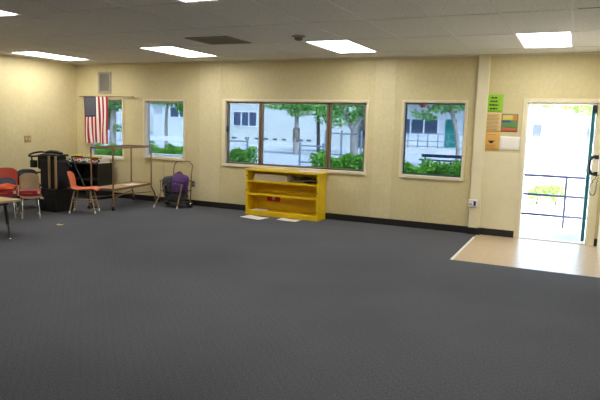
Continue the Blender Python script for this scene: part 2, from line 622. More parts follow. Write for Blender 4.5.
def light_panel(i, j):
    (x0, x1), (y0, y1) = LX[i], LY[j]
    t = thing('ceiling_light', lab[(i, j)], 'ceiling light', (0, 0, 0), 0, 'recessed fluorescent ceiling lights')
    w, l = x1 - x0, y1 - y0
    f = MB()
    e = .022
    f.box((-w / 2, -l / 2, 0), (-w / 2 + e, l / 2, .10), 'white').box((w / 2 - e, -l / 2, 0), (w / 2, l / 2, .10), 'white')
    f.box((-w / 2, -l / 2, 0), (w / 2, -l / 2 + e, .10), 'white').box((-w / 2, l / 2 - e, 0), (w / 2, l / 2, .10), 'white')
    f.box((-w / 2, -l / 2, .09), (w / 2, l / 2, .10), 'white')
    f.build('housing', t)
    MB().box((-w / 2 + e, -l / 2 + e, .006), (w / 2 - e, l / 2 - e, .014), 'lamp').build('diffuser', t)
    t.location = ((x0 + x1) / 2, (y0 + y1) / 2, H)


for j in range(2):
    for i in range(4):
        light_panel(i, j)

t = thing('ceiling_vent', 'square grey return air grille in the ceiling', 'vent', (-4.36, -2.24, H))
f = MB()
for a, b in (((-.32, -.30, -.012), (-.28, .30, 0)), ((.28, -.30, -.012), (.32, .30, 0)), ((-.28, -.30, -.012), (.28, -.26, 0)), ((-.28, .26, -.012), (.28, .30, 0))):
    f.box(a, b, 'retvent')
f.build('frame', t)
g = MB().box((-.28, -.26, -.003), (.28, .26, 0), 'vent_dark')
for i in range(14):
    y = -.24 + i * .037
    g.box((-.28, y - .006, -.011), (.28, y + .006, -.003), 'retvent')
g.build('grille', t)

t = thing('smoke_detector', 'small round smoke detector on the ceiling', 'smoke detector', (-3.17, -2.30, H))
MB().lathe([(.085, 0), (.085, -.012), (.05, -.02)], 'vent', T=None).build('mounting_plate', t)
MB().lathe([(.05, -.02), (.055, -.035), (.035, -.055), (.01, -.058)], 'vent_dark').build('sensor_head', t)

# ------------------------------------------------------------------ things on the walls
t = thing('wall_vent', 'grey louvred air vent high on the wall above the flag', 'vent', (-8.445, 0, 2.24))
f = MB()
for a, b in (((-.163, -.02, -.205), (-.125, 0, .205)), ((.125, -.02, -.205), (.163, 0, .205)), ((-.125, -.02, -.205), (.125, 0, -.165)), ((-.125, -.02, .165), (.125, 0, .205))):
    f.box(a, b, 'vent')
f.build('frame', t, bevel=.003)
g = MB().box((-.125, -.004, -.165), (.125, 0, .165), 'vent_dark')
for i in range(14):
    z = -.155 + i * .0238
    g.add([(-.125, -.017, z), (.125, -.017, z), (.125, -.004, z + .014), (-.125, -.004, z + .014)], [(0, 1, 2, 3)], 'vent_dark')
    g.box((-.125, -.017, z - .003), (.125, -.006, z), 'vent')
g.build('louvres', t)

# flag
t = thing('wall_flag', 'american flag hanging vertically from a dark rod over the window', 'flag', (-8.66, -.055, 1.965))
MB().tube([(-.40, 0, 0), (.98, 0, 0)], .010, 'brown').build('rod', t)
for x in (-.36, .90):
    MB().tube([(x, .055, 0), (x, 0, 0)], .007, 'brown').build('bracket', t)
FW, FL = .62, .905
F0 = -.275


def flag_pt(u, v, off=0):        # u across (stripes), v down
    wave = .016 * math.sin(u * 19 + v * 2.2) * (.25 + v) + .010 * math.sin(u * 7 + v * 5)
    x = F0 + u * FW + v * v * (.03 * (1 - u)) + .006 * math.sin(v * 6)
    return Vector((x, -.022 + wave * .8 - off, -.002 - v * FL - .012 * math.sin(u * 9) * v))


mb = MB()
NV = 30
CU, CV = 7 / 13.0, .42
for s in range(13):
    for sub in range(3):
        for j in range(NV):
            u0, u1 = (s + sub / 3) / 13, (s + (sub + 1) / 3) / 13
            v0, v1 = j / NV, (j + 1) / NV
            blue = s < 7 and (v0 + v1) / 2 < CV
            m_ = 'flag_b' if blue else ('flag_r' if s % 2 == 0 else 'flag_w')
            mb.add([flag_pt(u0, v0), flag_pt(u0, v1), flag_pt(u1, v1), flag_pt(u1, v0)], [(0, 1, 2, 3)], m_, True)
mb.build('flag_cloth', t)
st = MB()
for a in range(9):
    for b in range(6 if a % 2 == 0 else 5):
        uc = CU * (a + 1) / 10
        vc = CV * ((b * 2 + (1 if a % 2 == 0 else 2)) / 12)
        pts = []
        for k in range(10):
            r = .0135 if k % 2 == 0 else .0055
            an = PI / 2 + k * PI / 5
            pts.append(flag_pt(uc + r * math.cos(an) / FW, vc - r * math.sin(an) / FL, .0035))
        cpt = flag_pt(uc, vc, .0035)
        st.add([cpt] + pts, [(0, k + 1, (k + 1) % 10 + 1) for k in range(10)], 'flag_w')
st.build('stars', t)


def outlet(name, label, x, y, z, w, h, m, dark, axis='y'):
    t = thing(name, label, 'wall plate', (x, y, z), 0 if axis == 'y' else PI / 2)
    MB().box((-w / 2, -.008, -h / 2), (w / 2, 0, h / 2), m).build('cover_plate', t, bevel=.003)
    s = MB()
    for q in (-1, 1):
        s.box((-w * .28, -.011, q * h * .22 - h * .13), (w * .28, -.008, q * h * .22 + h * .13), dark)
    s.build('socket', t)
    return t


outlet('power_outlet', 'dark power outlet low on the wall beside the wire cart', -6.345, 0, .395, .085, .12, 'vent', 'grey_dark')
t = thing('wall_switch', 'beige double switch plate on the side wall', 'wall plate', (XL, -1.195, 1.127), PI / 2)
MB().box((-.075, -.008, -.06), (.075, 0, .06), 'tan_steel').build('cover_plate', t, bevel=.003)
for q in (-.035, .035):
    MB().box((q - .014, -.016, -.022), (q + .014, -.008, .022), 'paper_t').build('toggle', t)
t = thing('data_outlet', 'cream wall box with a blue socket at the foot of the raceway', 'wall plate', (-1.335, -.066, .462))
MB().box((-.06, -.03, -.055), (.065, 0, .055), 'white').build('cover_plate', t, bevel=.005)
MB().box((.015, -.04, -.03), (.05, -.03, .035), 'blue').build('socket', t, bevel=.004)
MB().box((-.045, -.04, -.02), (-.005, -.03, .0), 'vent').build('switch', t, bevel=.003)


# papers pinned to the wall beside the door
def paper(name, label, x0, x1, z0, z1, m, y, group='papers on the wall beside the door', tilt=0.0):
    t = thing(name, label, 'paper', ((x0 + x1) / 2, y, (z0 + z1) / 2), 0, group)
    t.rotation_euler = (0, tilt, 0)
    w, h = x1 - x0, z1 - z0
    mb = MB().grid(lambda u, v: ((u - .5) * w, -.002 - .004 * math.sin(v * PI * .9) * (.5 + u * .5), (v - .5) * h), 6, 6, m)
    mb.build('sheet', t, solid=.0012)
    return t, w, h


def lines(t, w, h, rows, ink, thick, y=-.0085, seed=0, name='print'):
    rng = random.Random(seed)
    mb = MB()
    for fz, fw in rows:
        x = -fw * w / 2
        while x < fw * w / 2 - .004:
            l = rng.uniform(.018, .04)
            x2 = min(x + l, fw * w / 2)
            mb.box((x, y, fz * h - thick / 2), (x2, y + .0015, fz * h + thick / 2), ink)
            x = x2 + .008
    return mb.build(name, t)


t, w, h = paper('notice', 'bright green notice with four bold black lines', -1.262, -1.02, 1.79, 2.045, 'paper_g', 0, tilt=.01)
lines(t, w, h, [(.30, .34), (.10, .42), (-.10, .5), (-.30, .42)], 'ink', .020)
t, w, h = paper('notice', 'tan typed notice below the green notice', -1.262, -1.025, 1.505, 1.785, 'paper_t', 0)
lines(t, w, h, [(.42 - .07 * i, .75 - .1 * (i % 3)) for i in range(12)], 'ink_soft', .006, seed=3)
t, w, h = paper('notice', 'orange tan notice with a black emblem below the tan notice', -1.258, -1.03, 1.238, 1.503, 'paper_o', 0)
lines(t, w, h, [(.38, .5), (-.2, .6), (-.28, .5), (-.36, .55)], 'ink_soft', .006, seed=5)
e = MB()
e.add([(-.05, -.008, .025), (-.02, -.008, .01), (0, -.008, .018), (.02, -.008, .01), (.05, -.008, .025), (.028, -.008, -.012), (0, -.008, -.028), (-.028, -.008, -.012)], [(0, 7, 6, 5, 4, 3, 2, 1)], 'ink')
e.build('emblem', t)
t, w, h = paper('chart', 'coloured chart of yellow, blue, green and red blocks', -1.025, -.80, 1.515, 1.77, 'c_grey', 0)
g = MB()
for (a, b, cc, dd, m_) in ((-.44, .15, .22, .42, 'c_yel'), (.18, .15, .44, .42, 'c_or'), (-.44, .02, .1, .14, 'c_blue'), (-.44, -.24, .0, .0, 'c_green'), (.03, -.24, .44, .10, 'c_green'), (-.44, -.44, .44, -.27, 'c_red')):
    g.box((a * w, -.009, b * h), (cc * w, -.007, dd * h), m_)
g.build('print', t)
t, w, h = paper('notice', 'plain white sheet on the wall below the coloured chart', -1.043, -.752, 1.252, 1.452, 'paper', 0, tilt=.02)

# telephone on the side wall by the door
t = thing('wall_phone', 'dark telephone with a coiled cord on the wall beside the door', 'telephone', (XR, -.62, 1.13))
MB().box((-.09, -.09, -.11), (0, .09, .11), 'white').build('phone_body', t, bevel=.01)
hs = MB()
hs.tube([(-.12, 0, .11), (-.165, 0, .105), (-.185, 0, .06), (-.188, 0, 0), (-.185, 0, -.06), (-.165, 0, -.105), (-.12, 0, -.11)], [.02, .022, .016, .015, .016, .022, .02], 'black')
for z in (.105, -.105):
    hs.box((-.14, -.028, z - .026), (-.09, .028, z + .026), 'black')
hs.build('handset', t, bevel=.004)
pts = []
for i in range(90):
    u = i / 89.0
    a = u * 2 * PI * 16
    base = Vector((-.08 - .07 * math.sin(u * PI * 2) * (1 - u) - .05 * math.sin(u * PI), .05 * math.sin(u * 5), -.12 - .26 * math.sin(u * PI * .97)))
    pts.append(base + Vector((.008 * math.cos(a), .008 * math.sin(a), 0)))
MB().tube(pts, .004, 'black', seg=6).build('coiled_cord', t)


# ------------------------------------------------------------------ chairs
def chair(name, label, m, loc, rz, sc=1.0, seat_z=.41, back_z=.70, leg='chrome', group=None, w=.40, glide='white', arms=None):
    t = thing(name, label, 'chair', loc, rz, group)
    prof = [(.215, seat_z - .03), (.20, seat_z - .006), (.15, seat_z + .004), (.05, seat_z - .006), (-.05, seat_z - .012), (-.13, seat_z - .005),
            (-.175, seat_z + .025), (-.20, seat_z + .08), (-.215, seat_z + .15), (-.235, back_z - .06), (-.25, back_z)]

    def ip(u):
        k = u * (len(prof) - 1)
        i = min(int(k), len(prof) - 2)
        f = k - i
        p0 = prof[max(i - 1, 0)]; p1 = prof[i]; p2 = prof[i + 1]; p3 = prof[min(i + 2, len(prof) - 1)]
        out = []
        for q in range(2):
            a, b, c_, d_ = p0[q], p1[q], p2[q], p3[q]
            out.append(.5 * (2 * b + (c_ - a) * f + (2 * a - 5 * b + 4 * c_ - d_) * f * f + (3 * b - a - 3 * c_ + d_) * f ** 3))
        return out

    def width(u):
        if u < .1: return w * (.86 + 1.4 * u * (1 - u * 4))
        if u < .62: return w * (1.0 - .25 * max(0, (u - .45)) / .17 * .6)
        return w * (.85 + .06 * math.sin((u - .62) * 8)) * (1 - .9 * max(0, u - .93) ** 1.0)

    def fn_rng(u0, u1):
        def fn(a, v):
            u = u0 + (u1 - u0) * a
            x, z = ip(u)
            s = (v - .5) * 2
            wd = width(u) / 2
            if u < .6:
                return (x, s * wd, z + .018 * s * s)
            return (x + .035 * s * s * min(1, (u - .5) * 4), s * wd, z - .035 * max(0, (u - .9) * 10) * s ** 4)
        return fn
    MB().grid(fn_rng(0, .6), 12, 10, m).build('seat', t, solid=.009)
    MB().grid(fn_rng(.6, 1), 10, 10, m).build('backrest', t, solid=.009)
    hw = w / 2 - .03
    for sx, sy in ((1, 1), (1, -1), (-1, 1), (-1, -1)):
        l = MB()
        top = (sx * .10, sy * (hw - .05), seat_z - .022)
        kn = (sx * .125, sy * (hw - .02), seat_z - .035)
        ft = (sx * .20, sy * hw, .018)
        l.tube([top, kn, ((kn[0] + ft[0]) / 2, (kn[1] + ft[1]) / 2, (kn[2] + ft[2]) / 2), ft], .0105, leg)
        lo = l.build('leg', t)
        MB().tube([(ft[0] - sx * .006, ft[1], .045), ft, (ft[0] + sx * .002, ft[1], 0)], [.0125, .014, .015], glide).build('foot_glide', lo)
    fr = MB()
    for sx in (-1, 1):
        fr.tube([(sx * .10, -(hw - .05), seat_z - .022), (sx * .10, hw - .05, seat_z - .022)], .010, leg)
    fr.tube([(.10, 0, seat_z - .022), (-.10, 0, seat_z - .022)], .010, leg)
    for sy in (-1, 1):
        MB().tube([(.163, sy * (hw - .01), .19), (-.163, sy * (hw - .01), .19)], .007, leg).build('stretcher', t)
    fr.build('underframe', t)
    if arms:
        for sy in (-1, 1):
            MB().tube([(.08, sy * (w / 2 + .005), seat_z + .01), (.10, sy * (w / 2 + .02), seat_z + .16), (.06, sy * (w / 2 + .02), seat_z + .19), (-.15, sy * (w / 2 + .01), seat_z + .20), (-.225, sy * (w / 2 - .06), seat_z + .17)], .014, arms).build('armrest', t)
    t.scale = (sc, sc, sc)
    return t


chair('student_chair', 'orange plastic student chair with brass toned legs beside the brown cart', 'orange', (-7.275, -1.735, 0), math.radians(32), leg='tan_steel', seat_z=.39, back_z=.67, w=.36, glide='paper')
TAN, BLU = (-7.60, -2.517, 0), (-7.87, -2.73, 0)
chair('student_chair', 'tan plastic chair with chrome legs and a red box on its seat', 'tan_pl', TAN, math.radians(-38), seat_z=.33, back_z=.655, w=.31, glide='vent')
chair('student_chair', 'navy blue plastic chair with a red box on its seat', 'navy', BLU, math.radians(-40), seat_z=.33, back_z=.58, w=.31, glide='vent')
chair('student_chair', 'red orange plastic chair standing behind the navy chair', 'red_or', (-8.25, -2.44, 0), math.radians(-42), seat_z=.40, back_z=.70, w=.38, glide='vent')
chair('armchair', 'black armchair tucked between the red orange chair and the black box', 'black', (-8.46, -1.80, 0), math.radians(-30), seat_z=.38, back_z=.63, w=.36, leg='black', arms='black', glide='black')


# red boxes on the seats
def red_box(label, c, rz, sz):
    t = thing('game_box', label, 'box', c, rz, 'red boxes on the chairs')
    l, w, h = sz
    MB().box((-l / 2, -w / 2, 0), (l / 2, w / 2, h * .55), 'red_box').build('box_base', t, bevel=.002)
    lid = MB().box((-l / 2 - .003, -w / 2 - .003, h * .42), (l / 2 + .003, w / 2 + .003, h), 'red_box').build('lid', t, bevel=.002)
    e = MB()
    e.box((l / 2 + .003, w * .34, h * .46), (l / 2 + .0045, w * .47, h * .95), 'paper_t')
    e.build('end_label', lid)
    e = MB()
    e.box((l / 2 + .003, -w * .42, h * .55), (l / 2 + .0045, w * .1, h * .62), 'c_or')
    e.build('print', lid)


red_box('flat red box on the tan chair', (TAN[0] + .05, TAN[1] - .04, .337), math.radians(-40), (.26, .30, .085))
red_box('flat red box on the navy chair', (BLU[0] + .05, BLU[1] - .04, .337), math.radians(-42), (.26, .32, .085))
t = tag(MB().blob((0, 0, .045), (.11, .12, .045), 'bright_or', 4, .2).build('cloth_bundle'), 'bright orange cloth bundle lying on the red box of the navy chair', 'cloth')
t.location = (BLU[0] + .05, BLU[1] - .04, .422)

# wooden table with black legs
t = thing('activity_table', 'low table with a wood grain top and black legs at the left edge', 'table', (-6.26, -3.78, 0))
TH = .512
MB().box((-1.30, -.78, TH - .03), (0, 0, TH), 'wood').build('tabletop', t, bevel=.006)
MB().box((-1.303, -.783, TH - .026), (.003, .003, TH - .006), 'tan_steel').build('edge_band', t)
MB().box((-1.2, -.68, TH - .07), (-.10, -.10, TH - .03), 'black').build('apron', t)
for x, y, sx, sy in ((-.13, -.13, 1, 1), (-.13, -.65, 1, -1), (-1.17, -.13, -1, 1), (-1.17, -.65, -1, -1)):
    lo = MB().tube([(x, y, TH - .03), (x + sx * .03, y + sy * .012, .20)], .020, 'black').build('leg', t)
    MB().tube([(x + sx * .03, y + sy * .012, .22), (x + sx * .052, y + sy * .02, .02)], .013, 'grey_dark').build('leg_extension', lo)
    MB().lathe([(.018, 0), (.018, .015), (.01, .025)], 'chrome', T=Matrix.Translation((x + sx * .052, y + sy * .02, 0))).build('foot_glide', lo)

# ------------------------------------------------------------------ black box and the folded black cart on it
t = thing('storage_crate', 'black lidded storage crate with a white label on the carpet', 'crate', (-7.83, -1.815, 0))
MB().box((-.20, -.20, 0), (.20, .20, .33), 'black').build('crate_body', t, bevel=.012)
MB().box((-.215, -.215, .33), (.215, .215, .37), 'black').build('lid', t, bevel=.01)
rb = MB()
for i in range(-3, 4):
    rb.box((i * .055 - .008, -.207, .03), (i * .055 + .008, -.20, .30), 'black')
    rb.box((.20, i * .055 - .008, .03), (.207, i * .055 + .008, .30), 'black')
rb.build('ribs', t)
MB().box((-.12, -.211, .20), (-.05, -.207, .235), 'paper').build('label', t)

t = thing('equipment_cart', 'folded black equipment cart with a looped handle standing on the black crate', 'cart', (-7.87, -1.80, .37))
MB().box((-.20, -.12, .0), (.20, .14, .47), 'black_fab').box((-.28, -.10, .30), (.17, .12, .53), 'black_fab').build('body', t, bevel=.03)
MB().box((-.15, -.13, .535), (.21, .12, .565), 'black').tube([(-.17, -.02, .57), (-.05, -.02, .60), (.12, -.02, .595), (.2, -.02, .575)], .03, 'black').build('top_cap', t, bevel=.012)
hp = []
for i in range(20):
    a = 2 * PI * i / 20
    hp.append((-.30 + .15 * math.cos(a), -.08 + .10 * math.sin(a), .55 + .006 * math.cos(a) + .035 * math.sin(a)))
hl = MB().tube(hp, .016, 'black', closed=True)
hl.tube([(-.36, -.16, .535), (-.33, -.16, .50), (-.33, -.15, .34)], .013, 'black')
hl.box((-.36, -.17, .33), (-.27, -.10, .45), 'black_fab')
hl.build('loop_handle', t)
for x in (.045, .19):
    MB().box((x - .016, -.155, .0), (x + .016, -.125, .54), 'tan_steel').build('upright', t, bevel=.004)
MB().tube([(.12, .05, .52), (.26, .12, .36)], .018, 'black').build('strut', t)

t = tag(MB().tube([(0, 0, .012), (-.42, -.05, .86)], .016, 'black').tube([(.03, .1, .012), (-.03, -.1, .012)], .012, 'black').build('leaning_pole'),
        'black pole leaning on the black crate behind the orange chair', 'pole')
t.location = (-7.34, -1.36, 0)
t.location = (-7.52, -1.30, 0)

# ------------------------------------------------------------------ low black shelf under the flag window
t = thing('low_shelf', 'low black shelf unit under the flag covered window', 'shelf', (-8.60, -.26, 0))
MB().box((-.40, -.20, .04), (-.375, .20, .66), 'black').build('side_panel', t)
MB().box((.375, -.20, .04), (.40, .20, .66), 'black').build('side_panel', t)
MB().box((-.42, -.21, .66), (.42, .21, .69), 'black').build('top', t, bevel=.004)
MB().box((-.375, .18, .04), (.375, .20, .66), 'black').build('back_panel', t)
for z in (.04, .35):
    MB().box((-.375, -.19, z), (.375, .18, z + .025), 'black').build('shelf', t)
MB().box((-.40, -.19, 0), (.40, .19, .04), 'black_base').build('plinth', t)
rng = random.Random(11)
cols = ['paper', 'blue2', 'paper_y', 'black', 'red', 'paper', 'vent', 'black', 'blue2', 'paper_y', 'paper', 'black', 'red', 'c_grey', 'black', 'paper']
nm = {'paper': 'white', 'blue2': 'blue', 'paper_y': 'yellow', 'black': 'black', 'red': 'red', 'vent': 'grey', 'c_grey': 'brown grey'}
cnt = {}
x = -8.985
for i, cn in enumerate(cols):
    w = .040 if i % 3 else .052
    hh = rng.uniform(.06, .115)
    cnt[cn] = cnt.get(cn, 0) + 1
    ordw = {1: 'first', 2: 'second', 3: 'third', 4: 'fourth', 5: 'fifth'}[cnt[cn]]
    t = thing('binder', '%s %s binder from the side wall in the row on the low black shelf' % (ordw, nm[cn]), 'binder', (x + w / 2, -.30, .69), 0, 'binders on the low black shelf')
    t.rotation_euler = (0, rng.uniform(-.05, .0), 0)
    MB().box((-w / 2 + .002, -.13, 0), (w / 2 - .002, .14, hh), cn).build('cover', t, bevel=.004)
    MB().box((-w / 2 + .006, -.132, hh * .3), (w / 2 - .006, -.130, hh * .75), 'paper' if cn != 'paper' else 'ink').build('spine_label', t)
    x += w + .006
for i, (cx, cz, m_) in enumerate(((-8.84, .810, 'paper_y'), (-8.42, .806, 'paper_y'))):
    o = tag(MB().box((-.12, -.10, 0), (.12, .10, .012), m_).build('folder', bevel=.003),
            ['flat yellow folder across the binders nearer the side wall', 'flat yellow folder across the binders nearer the brown cart'][i], 'folder', 'yellow folders on the binders')
    o.location = (cx, -.33, cz)
# ------------------------------------------------------------------ brown steel cart
t = thing('utility_cart', 'tall brown steel cart with an open top and a tan shelf', 'cart', (-7.335, -.76, 0), math.radians(8.2))
CW, CL, CH, SZ = .215, .60, 1.065, .36
f = MB()
for s in (-1, 1):
    f.box((s * CW - .012, -CL, CH - .03), (s * CW + .012, CL, CH), 'brown')
    f.box((-CW, s * CL - .012, CH - .03), (CW, s * CL + .012, CH), 'brown')
f.build('top_frame', t, bevel=.003)
MB().box((-CW, -CL, SZ - .025), (CW, CL, SZ), 'shelf').build('shelf', t, bevel=.004)
MB().box((-CW - .012, -CL - .012, SZ - .03), (CW + .012, -CL, SZ + .008), 'brown').box((-CW - .012, CL, SZ - .03), (CW + .012, CL + .012, SZ + .008), 'brown').box((CW, -CL, SZ - .03), (CW + .012, CL, SZ + .008), 'brown').box((-CW - .012, -CL, SZ - .03), (-CW, CL, SZ + .008), 'brown').build('shelf_rim', t)
for sx in (-1, 1):
    for sy in (-1, 1):
        px_, py_ = sx * CW, sy * CL
        fl = .03 if sy < 0 else .10
        p = MB().tube([(px_, py_, CH), (px_, py_, SZ - .02), (px_, py_, .30), (px_ + sx * .01, py_ + sy * fl * .3, .24), (px_ + sx * .02, py_ + sy * fl * .8, .17), (px_ + sx * .02, py_ + sy * fl, .10), (px_ + sx * .02, py_ + sy * fl, .07)], .014, 'brown')
        po = p.build('post', t)
        T = Matrix.Translation((px_ + sx * .02, py_ + sy * fl, .035)) @ Matrix.Rotation(PI / 2, 4, 'Y')
        MB().lathe([(.02, -.012), (.035, -.012), (.035, .012), (.02, .012)], 'black', T=T).box((px_ + sx * .02 - .018, py_ + sy * fl - .012, .03), (px_ + sx * .02 - .013, py_ + sy * fl + .012, .08), 'brown').box((px_ + sx * .02 + .013, py_ + sy * fl - .012, .03), (px_ + sx * .02 + .018, py_ + sy * fl + .012, .08), 'brown').box((px_ + sx * .02 - .018, py_ + sy * fl - .012, .07), (px_ + sx * .02 + .018, py_ + sy * fl + .012, .08), 'brown').build('caster', po)
b = MB()
b.tube([(-CW, -CL, .20), (CW, CL, .20)], .009, 'tan_steel').tube([(CW, -CL, .205), (-CW, CL, .205)], .009, 'tan_steel')
b.build('cross_brace', t)
o = tag(MB().box((-.10, -.14, 0), (.10, .14, .004), 'paper').build('paper_sheet'), 'white sheet lying on the shelf of the brown cart', 'paper')
o.location = (-7.31, -.55, .362)

# ------------------------------------------------------------------ wire cart with bags
t = thing('folding_cart', 'folding wire cart holding two bags against the wall', 'cart', (-6.44, -.36, 0))
fr = MB()
fr.tube([(-.20, .12, .08), (-.20, .15, .55), (-.19, .17, .74), (-.14, .18, .81), (.14, .18, .82), (.21, .17, .75), (.20, .15, .55), (.20, .12, .08)], .011, 'brown')
fr.build('handle', t)
bk = MB()
for z, g_ in ((.10, .0), (.30, .01), (.48, .02)):
    bk.tube([(-.23 - g_, -.16 - g_, z), (.21 + g_, -.16 - g_, z), (.21 + g_, .13, z), (-.23 - g_, .13, z)], .006, 'grey_dark', seg=6, closed=True)
for i in range(6):
    x = -.23 + i * .088
    bk.tube([(x, -.165, .10), (x, -.18, .48)], .004, 'grey_dark', seg=6)
for i in range(4):
    for x in (-.24, .22):
        y = -.16 + i * .09
        bk.tube([(x, y, .10), (x, y, .48)], .004, 'grey_dark', seg=6)
bk.box((-.23, -.16, .085), (.21, .13, .10), 'grey_dark')
bk.build('basket', t)
for (a, b_) in (((-.15, -.15, .42), (-.29, -.29, .01)), ((.235, -.17, .44), (.15, -.205, .01))):
    lo = MB().tube([a, b_], .012, 'tan_steel').build('prop_leg', t)
    MB().tube([(b_[0] + (a[0] - b_[0]) * .08, b_[1] + (a[1] - b_[1]) * .08, .045), (b_[0], b_[1], 0)], .016, 'paper').build('rubber_foot', lo)
for x in (-.255, .235):
    T = Matrix.Translation((x, .07, .06)) @ Matrix.Rotation(PI / 2, 4, 'Y')
    wo = MB().lathe([(.035, -.014), (.06, -.014), (.06, .014), (.035, .014)], 'black', T=T).build('wheel', t)
    MB().lathe([(.001, -.017), (.036, -.017), (.036, .017), (.001, .017)], 'chrome', T=T).build('hub', wo)
MB().tube([(-.25, .07, .06), (.23, .07, .06)], .008, 'grey_dark').build('axle', t)
t = thing('backpack', 'purple bag in the upper half of the wire cart', 'bag', (-6.375, -.37, .28))
MB().blob((0, 0, .14), (.165, .115, .185), 'purple', 3, .16).build('bag_body', t)
MB().blob((.0, -.09, .08), (.12, .05, .10), 'purple', 6, .1).build('pocket', t)
MB().tube(arc((0, 0, .31), .05, 0, PI, 8), .010, 'black').build('grab_loop', t)
t = thing('duffel_bag', 'charcoal bag filling the bottom and side of the wire cart', 'bag', (-6.46, -.37, .10))
MB().blob((0, 0, .09), (.20, .125, .10), 'bag', 8, .12).blob((-.125, -.005, .26), (.10, .12, .19), 'bag', 9, .2).build('bag_body', t)
MB().tube([(-.16, -.11, .34), (-.10, -.13, .28), (-.07, -.135, .16), (-.10, -.13, .05)], .012, 'black').build('strap', t)
MB().box((-.17, -.128, .13), (-.145, -.118, .24), 'vent').build('tag', t)

# ------------------------------------------------------------------ yellow bookcase
BX0, BX1, BY0, BY1, BH = -5.02, -3.685, -.36, -.03, .775
t = thing('bookcase', 'yellow open bookcase under the wide sliding window', 'bookcase', ((BX0 + BX1) / 2, (BY0 + BY1) / 2, 0))
ox, oy = (BX0 + BX1) / 2, (BY0 + BY1) / 2
W2, D2 = (BX1 - BX0) / 2, (BY1 - BY0) / 2
MB().box((-W2, -D2, 0), (-W2 + .035, D2, BH - .03), 'yellow').build('side_panel', t, bevel=.003)
MB().box((W2 - .035, -D2, 0), (W2, D2, BH - .03), 'yellow').build('side_panel', t, bevel=.003)
MB().box((-W2 - .015, -D2 - .015, BH - .03), (W2 + .03, D2, BH), 'yellow').build('top', t, bevel=.004)
MB().box((-W2 + .035, D2 - .015, .0), (W2 - .035, D2, BH - .03), 'yellow').build('back_panel', t)
for z in (.355, .575):
    MB().box((-W2 + .035, -D2 + .004, z - .018), (W2 - .035 if 0 else W2 - .04, D2 - .015, z + .012), 'yellow').build('shelf', t, bevel=.003)
MB().box((-W2 + .035, -D2 + .024, .06), (W2 - .035, D2 - .015, .08), 'yellow').build('bottom_shelf', t)
MB().box((-W2 + .035, -D2, 0), (W2 - .035, -D2 + .02, .085), 'yellow').build('plinth', t, bevel=.003)
for x, z in ((W2 - .017, .64), (W2 - .017, .45), (W2 - .017, .14), (-W2 + .017, .66), (-W2 + .017, .42)):
    MB().lathe([(.011, 0), (.011, .004), (.006, .006)], 'ink', seg=12, T=Matrix.Translation((x, -D2, z)) @ Matrix.Rotation(PI / 2, 4, 'X')).build('screw_hole', t)
# red sticker with a grey round emblem
sk = MB().box((-.42, D2 - .018, .215), (-.17, D2 - .015, .33), 'sticker').build('sticker', t)
MB().lathe([(.038, 0), (.038, .002)], 'vent', T=Matrix.Translation((-.295, D2 - .018, .273)) @ Matrix.Rotation(PI / 2, 4, 'X')).lathe([(.018, .002), (.018, .004)], 'paper', T=Matrix.Translation((-.295, D2 - .018, .273)) @ Matrix.Rotation(PI / 2, 4, 'X')).build('emblem', sk)

# contents of the bookcase
for i in range(3):
    o = tag(MB().box((-.32 + .01 * i, -.11, 0), (.32 - .015 * i, .11, .034), 'paper').build('paper_stack', bevel=.003),
            ['lowest white paper ream on the top shelf of the yellow bookcase', 'middle white paper ream on the top shelf of the yellow bookcase', 'topmost white paper ream on the top shelf of the yellow bookcase'][i], 'paper', 'white paper reams in the yellow bookcase')
    o.location = (-4.60, -.17 + .006 * i, .588 + .0345 * i)
rng = random.Random(5)
cb = MB()
for k in range(9):
    c0 = Vector((rng.uniform(-.14, .16), rng.uniform(-.04, .04), .022 + .014 * (k % 5)))
    rr = rng.uniform(.06, .10)
    ph = rng.uniform(0, 6)
    cb.tube([c0 + Vector((rr * 1.2 * math.cos(a + ph), rr * .75 * math.sin(a + ph), .012 * math.sin(2 * a))) for a in [2 * PI * q / 16 for q in range(16)]], .010, ['black', 'grey_dark', 'black'][k % 3], seg=6, closed=True)
cb.tube([(-.24, -.03, .03), (-.1, -.1, .03), (.15, -.09, .05), (.24, .02, .03)], .010, 'vent', seg=6)
o = tag(cb.build('cable_bundle'), 'tangled dark cables on the top shelf of the yellow bookcase', 'cables')
o.location = (-3.985, -.17, .588)


def sheet(label, c, size, rz, m='paper', name='paper_sheet', group='loose papers by the yellow bookcase'):
    w, h = size
    o = MB().grid(lambda u, v: ((u - .5) * w, (v - .5) * h, .003 + .008 * (u - .5) ** 2 * 4 * (1 if v > .5 else .4)), 5, 5, m).build(name, solid=.0015)
    tag(o, label, 'paper', group)
    o.location = c
    o.rotation_euler = (0, 0, rz)
    return o


sheet('larger loose white sheet on the carpet before the yellow bookcase', (-4.70, -.60, .0), (.42, .26), math.radians(-14))
sheet('cream sheet on the carpet near the middle of the yellow bookcase', (-4.12, -.50, .0), (.36, .20), math.radians(-6))
sheet('white sheet on the bottom shelf of the yellow bookcase', (-4.80, -.22, .08), (.30, .18), math.radians(10))
sheet('white sheet on top of the yellow bookcase', (-3.92, -.20, BH), (.36, .22), math.radians(5))
o = sheet('small yellow slip on top of the yellow bookcase', (-4.25, -.17, BH), (.16, .10), math.radians(-12), 'paper_y', 'paper_slip')
sheet('small scrap of paper alone on the open carpet', (-6.666, -2.80, 0), (.09, .06), math.radians(20), 'paper_t', 'paper_scrap', None)

# ------------------------------------------------------------------ outdoors
GZ = -.10
struct(MB().box((-70, WT, GZ - .2), (25, 60, GZ), 'ground').build('ground'))
struct(MB().box((-1.7, WT, GZ), (1.6, 2.1, -.02), 'landing').build('landing'))

